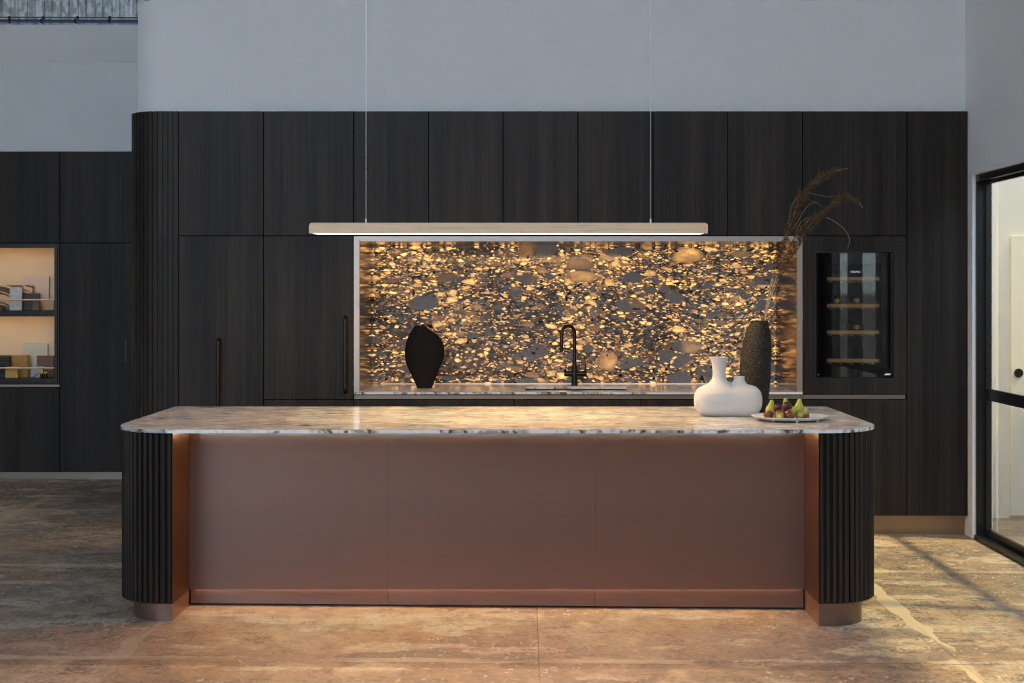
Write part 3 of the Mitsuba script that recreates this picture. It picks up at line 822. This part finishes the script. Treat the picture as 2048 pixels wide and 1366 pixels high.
sample('sample_block', 'black ribbed sample block on the lower niche shelf', 'block', 2, 23, 711, z2_, YL + 0.15, 0.04, 'black_sample', 0, ribbed)
sample('sample_tile', 'mustard yellow rounded tile at the front of the lower niche shelf', 'tile', 11.5, 36, 733.5, z2_, YL + 0.10, 0.014, 'mustard', 2)
sample('sample_tile', 'small blue grey tile between the basket and the brown timber sample', 'tile', 62, 87.5, 733, z2_, YL + 0.165, 0.012, 'mist', 3)
yv = YL + 0.09
single('yellow_ball', ply(trimesh.creation.icosphere(3, 0.0125).apply_translation((WX(35.5, yv), yv - 0.02, z2_ + 0.0130)), 'yellow_flower', smooth=True), 'small yellow ball beside the mustard tile', 'ball')
for q, lab in ((83, 'tiny black vase with yellow flowers, left of the pair on the lower niche shelf'), (91.5, 'tiny black vase with yellow flowers, right of the pair on the lower niche shelf')):
    b = thing('bud_vase', lab, 'vase', 'bud vases in the niche')
    part(b, 'vase', ply(tri(lathe([(0.012, 0), (0.0135, 0.004), (0.0125, 0.03), (0.010, 0.036)], 20).translate((WX(q, yv), yv, z2_ + 0.0006))), 'black_metal', smooth=40))
    bl = [trimesh.creation.icosphere(2, 0.007).apply_translation((WX(q, yv) + dx, yv + dy, z2_ + 0.043 + dz)) for dx, dy, dz in ((-0.008, 0, 0), (0.007, 0.004, 0.003), (0, -0.006, 0.001))]
    for mm in bl:
        part(b, 'flower', ply(mm, 'yellow_flower', smooth=True), 'yellow flower head')
b = thing('dried_twig', 'dried twig lying in front of the small blue grey tile', 'twig')
part(b, 'stem', ply(tube([(WX(64, yv), yv - 0.03, z2_ + 0.003), (WX(70, yv), yv - 0.03, z2_ + 0.012), (WX(80, yv), yv - 0.02, z2_ + 0.034)], 0.0025, 6), 'twig', smooth=40))
part(b, 'branch', ply(tube([(WX(72, yv), yv - 0.029, z2_ + 0.016), (WX(77, yv), yv - 0.03, z2_ + 0.05)], 0.0015, 6), 'twig', smooth=40))
single('tiny_bottle', ply(tri(lathe([(0.010, 0), (0.011, 0.003), (0.011, 0.022), (0.006, 0.026), (0.006, 0.034)], 20).translate((WX(8, YL + .09), YL + 0.09, z1_ + 0.0006))), 'black_metal', smooth=40), 'tiny black bottle in front of the carved board', 'bottle')
single('green_sprig', ply(trimesh.util.concatenate([trimesh.creation.icosphere(1, 0.006).apply_translation((WX(15, YL + .09) + rng.normal(0, 0.006), YL + 0.09 + rng.normal(0, 0.004), z1_ + 0.007 + abs(rng.normal(0, 0.006)))) for _ in range(9)]), 'leaf_green', smooth=True), 'tiny green sprig beside the black bottle', 'plant')

# ------------------------------------------------------------------ island
Y1 = 2600 / 425.5
Y2 = 7.37
ZI0, ZI1 = 0.9028, 0.92
RC = 0.30
XI0, XI1 = -1.964, 1.729
outline = [(XI0, Y2), *arc(XI0 + RC, Y1 + RC, RC, 180, 270, 28), *arc(XI1 - RC, Y1 + RC, RC, 270, 360, 28), (XI1, Y2)]
bev = 0.0018
cs = m3.CrossSection([np.array(outline)], m3.FillRule.NonZero)
slab = union(m3.Manifold.extrude(cs, ZI1 - ZI0 - 2 * bev).translate((0, 0, ZI0 + bev)),
             m3.Manifold.extrude(cs.offset(-bev, m3.JoinType.Round), ZI1 - ZI0).translate((0, 0, ZI0)))
single('island_worktop', ply(tri(slab), 'marble', smooth=30), 'long veined marble island worktop with rounded front corners', 'worktop')

isl = thing('kitchen_island', 'long kitchen island with copper front panels and dark fluted rounded ends', 'kitchen island')
YF = Y1 + 0.02               # face of the fluted ends
YP = YF * 1.0495             # copper panels
ZP = 0.0955
xl_in, xr_in = WX(344.2, YF), WX(1638.6, YF)
RI = 0.235
dflt = 0.016
ZTOP = ZI0 - 0.0008
part(isl, 'carcass', box(xl_in - 0.05, xr_in + 0.05, YP + 0.018, 7.30, 0.10, ZTOP - 0.002, 'carcass_dark', 0.0))
joints = [xl_in + 0.003, WX(775, YP), WX(1190.5, YP), xr_in - 0.003]
for a, b in zip(joints, joints[1:]):
    part(isl, 'front_panel', box(a + 0.0003, b - 0.0003, YP, YP + 0.016, ZP, ZTOP, 'copper', 0.0003), 'brushed copper panel')
    kp = prism([(a + 0.0006, YP + 0.0245), (b - 0.0006, YP + 0.0245), (b - 0.0006, YP + 0.034), (a + 0.0006, YP + 0.034)], -0.05, ZP + 0.002)
    part(isl, 'plinth_panel', ply(tilt_bottom(tri(kp), 0.0, 0.010), 'copper'), 'brushed copper plinth')
kp = prism([(xl_in, YP + 0.035), (xr_in, YP + 0.035), (xr_in, 7.25), (xl_in, 7.25)], -0.05, 0.10)
part(isl, 'plinth_core', ply(tilt_bottom(tri(kp), 0.0, 0.0005), 'carcass_dark'))
part(isl, 'light_strip', box(joints[0] + 0.025, joints[3] - 0.025, YP - 0.0125, YP - 0.0005, ZTOP - 0.013, ZTOP - 0.008, 'white_print', 0.0005, emitter=emitter(UNDERGLOW)), 'hidden warm light strip')
part(isl, 'light_strip', box(joints[0] + 0.02, joints[3] - 0.02, YP + 0.0172, YP + 0.0238, ZP + 0.0005, ZP + 0.004, 'white_print', 0.0003, emitter=emitter(TOEGLOW)), 'hidden warm light strip')
for sgn, xi, fl in ((-1, xl_in, 0.052), (1, xr_in, 0.066)):
    post = f'{isl}__end_post' if sgn < 0 else f'{isl}__end_post_001'
    yb = 7.33
    xo = xi + sgn * (fl + RI)
    ysurf = YF + dflt

    def side(inset):
        r = RI - inset
        a = arc(xi + sgn * fl, YF + dflt + RI, r, 270, 270 + sgn * 90, 24)
        return [(xi, YF + dflt + inset)] + a + [(xi + sgn * (fl + r), yb)]
    ol = side(0.0) + [(xi + sgn * 0.05, yb), (xi + sgn * 0.05, YP + 0.02), (xi, YP + 0.02)]
    taken.add(post)
    scene[post] = ply(tri(prism(ol if sgn > 0 else ol[::-1], ZP, ZTOP)), 'carcass_dark', smooth=30)
    labels[post] = {'label': 'rounded end post clad in dark fluted slats'}
    slats(post, side(0.0), 0.0295, ZP, ZTOP - ZP, dflt, w=0.0255, flip=sgn)
    part(post, 'inner_cheek', box(xi - sgn * 0.0025, xi, YF + 0.001, YP - 0.0005, ZP, ZTOP, 'cheek_bronze', 0.0005), 'bronze inner cheek')
    r2 = RI - 0.058
    a2 = arc(xi + sgn * fl, YF + 0.012 + r2, r2, 270, 270 + sgn * 90, 24)
    pl = [(xi + sgn * 0.001, YF + 0.012)] + a2 + [(xi + sgn * (fl + r2), yb), (xi + sgn * 0.06, yb), (xi + sgn * 0.001, YP + 0.006)]
    kp = prism(pl if sgn > 0 else pl[::-1], -0.05, ZP - 0.0005)
    part(post, 'plinth', ply(tilt_bottom(tri(kp), 0.0, 0.0004), 'copper', smooth=30), 'copper plinth')

# ------------------------------------------------------------------ pendant
YPD = 6.80
pd = thing('linear_pendant', 'long oak linear pendant light hanging over the island', 'pendant light')
bx0, bx1 = WX(617.8, YPD - .05), WX(1416, YPD - .05)
bz0, bz1 = WZ(466.4, YPD - .05), WZ(445.5, YPD - .05)
hb, rr = bz1 - bz0, 0.017
sec = [(bx0, bz0), (bx1, bz0)] + arc(bx1 - rr, bz1 - rr, rr, 0, 90, 8) + arc(bx0 + rr, bz1 - rr, rr, 90, 180, 8)
bm_ = prism(sec, 0, 0.10).rotate((90, 0, 0)).translate((0, YPD + 0.05, 0))
bm_ = bm_ - cham(bx0 + 0.022, bx1 - 0.022, YPD - 0.046, YPD + 0.046, bz0 - 0.02, bz0 + 0.006, 0)
part(pd, 'beam', ply(tri(bm_), 'oak', smooth=30), 'pale oak beam')
part(pd, 'diffuser', box(bx0 + 0.024, bx1 - 0.024, YPD - 0.0455, YPD + 0.0455, bz0 - 0.003, bz0 + 0.0055, 'white_print', 0.002, emitter=emitter(PENDANT)), 'glowing warm diffuser')
for q in (732, 1301.3):
    xx = WX(q, YPD)
    cbl = part(pd, 'cable', ply(tube([(xx, YPD, bz1 + 0.02), (xx + 0.001, YPD, 4.5), (xx, YPD, 6.999)], 0.0016, 8), 'steel', smooth=40), 'thin steel cable')
    part(pd, 'ferrule', ply(tri(lathe([(0.0055, 0), (0.0055, 0.018), (0.004, 0.024), (0.0025, 0.027)], 20).translate((xx, YPD, bz1 - 0.0005))), 'steel', smooth=40), 'steel ferrule')

# ------------------------------------------------------------------ vases


def loft(rows, y, depth, n=64, tex=0.0, seed=0):
    """rows: (py, left px, right px) of an upright vessel standing at distance y; depth: its thickness over its width"""
    from scipy.interpolate import PchipInterpolator
    r = np.array(sorted(rows), float)
    zz = np.linspace(r[0, 0], r[-1, 0], 240 if n > 100 else 70)
    L, R = PchipInterpolator(r[:, 0], r[:, 1])(zz), PchipInterpolator(r[:, 0], r[:, 2])(zz)
    a = np.arange(n) * 2 * np.pi / n
    cx_, hw = WX((L + R) / 2, y), (R - L) / 2 * y / F
    v = np.stack([cx_[:, None] + hw[:, None] * np.cos(a), y + hw[:, None] * depth * np.sin(a), np.repeat(WZ(zz, y)[:, None], n, 1)], -1)
    return v, zz


def vessel(rows, y, depth, z0, n=64, rim=0.006, rough=0.0, seed=0):
    v, zz = loft(rows, y, depth, n)
    v[..., 2] += z0 - v[-1, 0, 2]
    m = len(v)
    if rough:
        c = v.mean(1, keepdims=True)
        d = v - c
        d[..., 2] = 0
        L = np.linalg.norm(d, axis=-1, keepdims=True)
        nn = meshkit.fbm(v * 190, 2, seed)[..., None] - 0.5
        v = v + d / np.maximum(L, 1e-6) * nn * rough
    inner = []
    c0 = v[0].mean(0)
    for s, dz in ((1 - rim / np.linalg.norm(v[0, 0] - c0), 0.0), (1 - 1.2 * rim / np.linalg.norm(v[0, 0] - c0), -0.05)):
        q = c0 + (v[0] - c0) * max(s, 0.3)
        q[:, 2] = v[0, :, 2] + dz
        inner.append(q)
    rings = np.concatenate([np.array(inner[::-1]), v])
    k = len(rings)
    f = []
    for i in range(k - 1):
        for j in range(n):
            q = (j + 1) % n
            f += [(i * n + j, (i + 1) * n + j, (i + 1) * n + q), (i * n + j, (i + 1) * n + q, i * n + q)]
    vv = np.vstack([rings.reshape(-1, 3), rings[0].mean(0), rings[-1].mean(0)])
    for j in range(n):
        q = (j + 1) % n
        f += [(k * n, j, q), (k * n + 1, (k - 1) * n + q, (k - 1) * n + j)]
    return trimesh.Trimesh(vv, np.array(f), process=False)


bv = [(650, 829.5, 848.9), (653, 827, 852.5), (659, 824.3, 859), (666.6, 819.3, 871.8), (676.6, 814.5, 881.7), (689, 811.2, 887.2), (704, 809.4, 888.5), (719, 810.8, 885.5), (734, 815.8, 879.7), (748.8, 822.5, 874), (763.7, 829.8, 868.4), (774.8, 834.5, 863.2)]
single('black_vase', ply(vessel(bv, 8.80, 0.62, ZC1 + 0.0005, rim=0.008), 'chalk_black', smooth=40), 'matt black lopsided vase standing on the back worktop against the glowing stone', 'vase')
tv = [(641, 1504, 1533.5), (643, 1502, 1535.5), (654, 1497.5, 1537.5), (674, 1489.5, 1540.8), (700, 1483.8, 1541.7), (740, 1480.2, 1541), (770, 1480.5, 1539), (800, 1485, 1536), (815, 1489, 1532.5), (823.5, 1492, 1529.5)]
YTV = 7.03
single('textured_vase', ply(vessel(tv, YTV, 0.95, ZI1 + 0.0005, n=300, rim=0.010, rough=0.0065, seed=4), 'cork', smooth=60), 'tall dark bark-textured vase on the island holding dried grass', 'vase')

# white two-necked vase, from a blended field
YWV = 6.80
Sw = YWV / F


def smin(a, b, k):
    h = max(k - abs(a - b), 0.0) / k
    return min(a, b) - h * h * k * 0.25


wz0_ = ZI1 + 0.0005
bx_a, bx_b = WX(1419.5, YWV), WX(1492.5, YWV)
rb = 0.082
zb_ = wz0_ + 0.080


def white_field(x, y, z):
    y -= YWV
    # pill body
    t = min(max((x - bx_a) / (bx_b - bx_a), 0.0), 1.0)
    px_ = bx_a + t * (bx_b - bx_a)
    d = (abs(x - px_) ** 2.5 + abs(y * 1.12) ** 2.5 + abs(z - zb_) ** 2.5) ** 0.4 - rb
    # tall left neck
    c1 = WX(1438, YWV)
    za, zb2 = wz0_ + 0.12, WZ(714, YWV)
    s = min(max((z - za) / (zb2 - za), 0.0), 1.08)
    r1 = 0.0295 + 0.036 * (1 - s) ** 3 + 0.0215 * max(s - 0.42, 0) ** 2 / 0.3364
    q = math.hypot(x - c1, y) - r1
    n1 = max(q * 0.9, z - zb2 - 0.012, za - 0.03 - z)
    c2 = WX(1478.5, YWV)
    zb3 = WZ(752.5, YWV)
    s2 = min(max((z - za) / (zb3 - za), 0.0), 1.0)
    r2 = 0.0270 + 0.020 * (1 - s2) ** 1.8
    q2 = math.hypot(x - c2, y) - r2
    n2 = max(q2 * 0.95, z - zb3 - 0.012, za - 0.03 - z)
    d = smin(d, n1, 0.042)
    d = smin(d, n2, 0.030)
    d = max(d, wz0_ + 0.0 - z)
    # open mouths
    h1 = max(math.hypot(x - c1, y) - (r1 - 0.005), zb2 - 0.05 - z)
    h2 = max(math.hypot(x - c2, y) - (r2 - 0.005), zb3 - 0.04 - z)
    return -max(d, -h1, -h2)


wv = m3.Manifold.level_set(white_field, (WX(1380, YWV), YWV - 0.11, wz0_ - 0.01, WX(1532, YWV), YWV + 0.11, WZ(706, YWV)), 0.0036)
wm = tri(wv)
trimesh.smoothing.filter_taubin(wm, iterations=6)
wv = m3.Manifold(m3.Mesh(vert_properties=np.array(wm.vertices, np.float32), tri_verts=np.array(wm.faces, np.uint32)))
wv = wv - cham(WX(1380, YWV), WX(1464, YWV), YWV - 0.2, YWV + 0.2, WZ(714, YWV), 2.0, 0) - cham(WX(1463.9, YWV), WX(1540, YWV), YWV - 0.2, YWV + 0.2, WZ(752.5, YWV), 2.0, 0)
wm = tri(wv)
single('white_vase', ply(wm, 'ceramic', smooth=50), 'matt off-white vase with two necks of different height on the island', 'vase')

# ------------------------------------------------------------------ dried grass in the tall vase
G0 = np.array([WX(1527, YTV), YTV, WZ(641, YTV)])


def gp(px, py, dy=0.0):
    return (WX(px, YTV + dy), YTV + dy, WZ(py, YTV + dy))


def z5(a, b):
    return (1480 + a / 3.693, 310 + b / 3.693)


def grass(lab, pts, dy, plume_from=None, blades=(), n_hair=420, spread=0.03):
    k = thing('dried_grass', lab, 'dried grass', 'dried grass stems in the textured vase')
    P = [gp(*z5(*q), dy * i / (len(pts) - 1)) for i, q in enumerate(pts)]
    base = np.array(P[0]) + np.array([-0.012, 0, -0.16])
    c = spline([tuple(base)] + P, 60)
    part(k, 'stem', ply(tube(c, np.linspace(0.0026, 0.0010, 60), 7), 'straw', smooth=50))
    if plume_from is not None:
        hairs = []
        i0 = int(plume_from * 59)
        for _ in range(n_hair):
            t = rng.uniform(i0, 58.9)
            i = int(t)
            o = c[i] * (1 - t + i) + c[i + 1] * (t - i)
            d = c[min(i + 1, 59)] - c[max(i - 1, 0)]
            d /= np.linalg.norm(d)
            env = math.sin(min(1.0, (t - i0) / (59 - i0) * 0.92 + 0.10) * math.pi) ** 0.6
            clump = 0.25 + 1.3 * meshkit.noise(np.array([t * 0.62, 3.3, 1.0]), 5)
            s = rng.normal(size=3)
            s -= d * (s @ d)
            s /= np.linalg.norm(s)
            L = spread * env * clump * rng.uniform(0.4, 1.15)
            e = o + s * L * 0.75 + d * L * rng.uniform(0.3, 1.3) + np.array([0, 0, -0.25 * L])
            m_ = (o + e) / 2 + np.array([0, 0, 0.15 * L])
            hairs.append(tube([o, m_, e], [0.0008, 0.0017, 0.0005], 3))
            for _q in range(3):
                e2 = m_ + (e - o) * 0.35 + rng.normal(0, 0.30, 3) * L
                hairs.append(tube([m_, (m_ + e2) / 2, e2], [0.0006, 0.0018, 0.0006], 3))
        part(k, 'plume', ply(trimesh.util.concatenate(hairs), 'plume'), 'feathery brown seed plume', kind='stuff')
    for bl in blades:
        bp = spline([gp(*z5(*q), dy * 0.5 + 0.01) for q in bl], 40)
        part(k, 'blade', ply(tube(bp, np.linspace(0.0012, 0.0005, 40), 5), 'straw', smooth=50), 'thin curling dry blade')
    return k


grass('tallest dried grass stem in the textured vase, its brown plume reaching highest', [(180, 1220), (250, 870), (340, 610), (400, 430), (470, 290), (560, 190), (680, 122), (795, 102)], -0.05, 0.42,
      [[(330, 610), (365, 450), (400, 340), (450, 290), (560, 290), (705, 298)], [(370, 560), (450, 450), (541, 352), (610, 386)]], 520, 0.050)
grass('dried grass stem with the drooping plume that leans furthest right', [(190, 1215), (285, 910), (430, 650), (540, 490), (650, 390), (760, 318), (840, 328), (905, 392)], -0.10, 0.36,
      [[(310, 885), (390, 902), (440, 1000), (462, 1150), (440, 1270), (380, 1330), (300, 1360), (255, 1356)], [(640, 462), (740, 520), (805, 610), (792, 690)]], 600, 0.044)
grass('dried grass stem with a sparse plume between the two big plumes', [(185, 1216), (260, 930), (350, 720), (440, 560), (540, 450)], -0.03, 0.55,
      [[(330, 1040), (265, 1090), (243, 1195), (270, 1270), (310, 1340), (305, 1400)], [(410, 590), (440, 510), (520, 455)]], 220, 0.030)
grass('short dried grass stem close to the vase rim without a plume', [(180, 1218), (215, 1040), (245, 900), (262, 800), (272, 700)], -0.02, 0.72,
      [[(200, 1150), (235, 1000), (262, 870), (266, 1020), (258, 1110)]], 90, 0.020)

# ------------------------------------------------------------------ plate and pears
YPL = 6.545
plx, pzr = WX(1580, YPL), 0.953
pr = thing('footed_plate', 'off-white oval footed plate of pears at the right end of the island', 'plate')
na, rings_ = 72, []
aa = np.arange(na) * 2 * np.pi / na
wob = 1 + 0.018 * np.sin(3 * aa + 1) + 0.012 * np.sin(5 * aa)
for s, z in ((0.03, 0.0), (0.60, 0.000), (0.82, 0.002), (0.96, 0.0075), (1.0, 0.0110), (0.995, 0.0075), (0.93, 0.0005), (0.80, -0.006), (0.55, -0.0085), (0.03, -0.0085)):
    rings_.append(np.stack([plx + 0.196 * s * wob * np.cos(aa), YPL + 0.150 * s * wob * np.sin(aa), np.full(na, 0.9350 + z)], 1))
rv = np.concatenate(rings_)
f = []
for i in range(len(rings_) - 1):
    for j in range(na):
        q = (j + 1) % na
        f += [(i * na + j, (i + 1) * na + q, (i + 1) * na + j), (i * na + j, i * na + q, (i + 1) * na + q)]
rv = np.vstack([rv, [plx, YPL, 0.9350], [plx, YPL, 0.9265]])
for j in range(na):
    q = (j + 1) % na
    f += [(len(rv) - 2, q, j), (len(rv) - 1, (len(rings_) - 1) * na + j, (len(rings_) - 1) * na + q)]
f = np.array(f)[:, ::-1]
part(pr, 'dish', ply(trimesh.Trimesh(rv, f, process=False), 'plate_glaze', smooth=40))
foot = lathe([(0.0040, 0), (0.0055, 0.0015), (0.0110, 0.0110)], 20)
for k_ in range(7):
    a = math.radians(-90 + 360 / 7 * k_)
    part(pr, 'foot', ply(tri(foot.translate((plx + 0.012 + 0.140 * math.cos(a), YPL + 0.112 * math.sin(a), ZI1 + 0.0004))), 'plate_glaze', smooth=40))

PEAR = np.array([(0.0, 0.000), (0.35, 0.004), (0.72, 0.055), (0.94, 0.17), (1.0, 0.31), (0.94, 0.45), (0.80, 0.57), (0.62, 0.68), (0.50, 0.77), (0.44, 0.86), (0.36, 0.94), (0.20, 0.985), (0.06, 0.985), (0.0, 0.965)])


def pear(lab, px, py, y, wpx, h_ratio, mat, axis=(0, 0, 1), stem=True, group='pears on the plate'):
    """px, py: where the middle of its belly shows; axis: from its base to its neck"""
    from scipy.interpolate import PchipInterpolator
    k = thing('pear', lab, 'pear', group)
    r = wpx * y / F / 2
    hgt = 2 * r * h_ratio
    s = np.linspace(0, 1, 34)
    u = np.r_[0, np.cumsum(np.linalg.norm(np.diff(PEAR, axis=0), axis=1))]
    u /= u[-1]
    R, Z = PchipInterpolator(u, PEAR[:, 0])(s), PchipInterpolator(u, PEAR[:, 1])(s)
    n = 36
    a = np.arange(n + 1) * 2 * np.pi / n
    lump = 1 + 0.03 * np.sin(2 * a + px)[None] * (1 - s)[:, None]
    v = np.stack([r * R[:, None] * np.cos(a) * lump, r * R[:, None] * np.sin(a) * lump, np.repeat((hgt * (Z - 0.31))[:, None], n + 1, 1)], -1)
    uv = np.stack([np.repeat((a / (2 * np.pi))[None], 34, 0), np.repeat(Z[:, None], n + 1, 1)], -1)
    d = np.array(axis, float)
    d /= np.linalg.norm(d)
    x_ = np.cross([0.1, 1, 0.05], d)
    x_ /= np.linalg.norm(x_)
    M = np.stack([x_, np.cross(d, x_), d], 1)
    c = np.array([WX(px, y), y, WZ(py, y)])
    v = v @ M.T + c
    i = np.arange(34 * (n + 1)).reshape(34, n + 1)
    f = np.stack([i[:-1, :-1].ravel(), i[:-1, 1:].ravel(), i[1:, 1:].ravel(), i[1:, :-1].ravel()], 1)
    part(k, 'flesh', ply((v.reshape(-1, 3), f), mat, smooth=True, uv=uv.reshape(-1, 2)))
    if stem:
        t0 = np.array([0, 0, hgt * 0.655])
        pts = [t0, t0 + [0.001, 0, 0.008], t0 + [0.003, 0, 0.017]]
        part(k, 'stem', ply(tube(np.array(pts) @ M.T + c, [0.0016, 0.0014, 0.0019], 8), 'twig', smooth=50), 'dark woody stem')


def z4(a, b):
    return (1360 + a / 4.879, 600 + b / 4.879)


ZR = 0.9435
pear('green pear standing at the left back of the plate', *z4(882, 1082), 6.60, 20, 1.65, 'green_pear', (0.16, 0.05, 1))
pear('dark red pear lying end-on in the upper row, the smaller left one', *z4(950, 1056), 6.585, 17.5, 1.25, 'red_pear', (0.1, 1, 0.25), False)
pear('green pear at the very back, only its neck showing above the dark red pear', *z4(1030, 1072), 6.645, 20, 1.75, 'green_pear', (0.0, 0.0, 1))
pear('largest dark red pear lying on top of the pile', *z4(1040, 1047), 6.555, 22.3, 1.2, 'red_pear', (-0.15, 1, 0.12), False)
pear('green pear standing at the right of the pile', *z4(1158, 1072), 6.595, 21.5, 1.55, 'green_pear', (0.10, 0.0, 1))
pear('red blushed pear with a green neck at the left front of the plate', *z4(866, 1118), 6.505, 19.5, 1.45, 'blush_pear', (0.45, 0.25, 0.85), False)
pear('blushed pear lying with its green end to the front, second from the left', *z4(970, 1122), 6.475, 20.5, 1.15, 'blush_pear', (0.05, -1, -0.32), True)
pear('red blushed pear leaning right with a green neck at the centre front', *z4(1064, 1124), 6.475, 20.5, 1.5, 'blush_pear', (0.8, 0.1, 0.75), False)
pear('small reddish pear lying end-on at the right front of the plate', *z4(1168, 1122), 6.485, 17.5, 1.2, 'blush_pear', (-0.1, -1, 0.05), False)
pear('small upright blushed pear at the right end of the pile', *z4(1228, 1130), 6.53, 13.5, 1.85, 'blush_pear', (0.10, 0.0, 1), False)
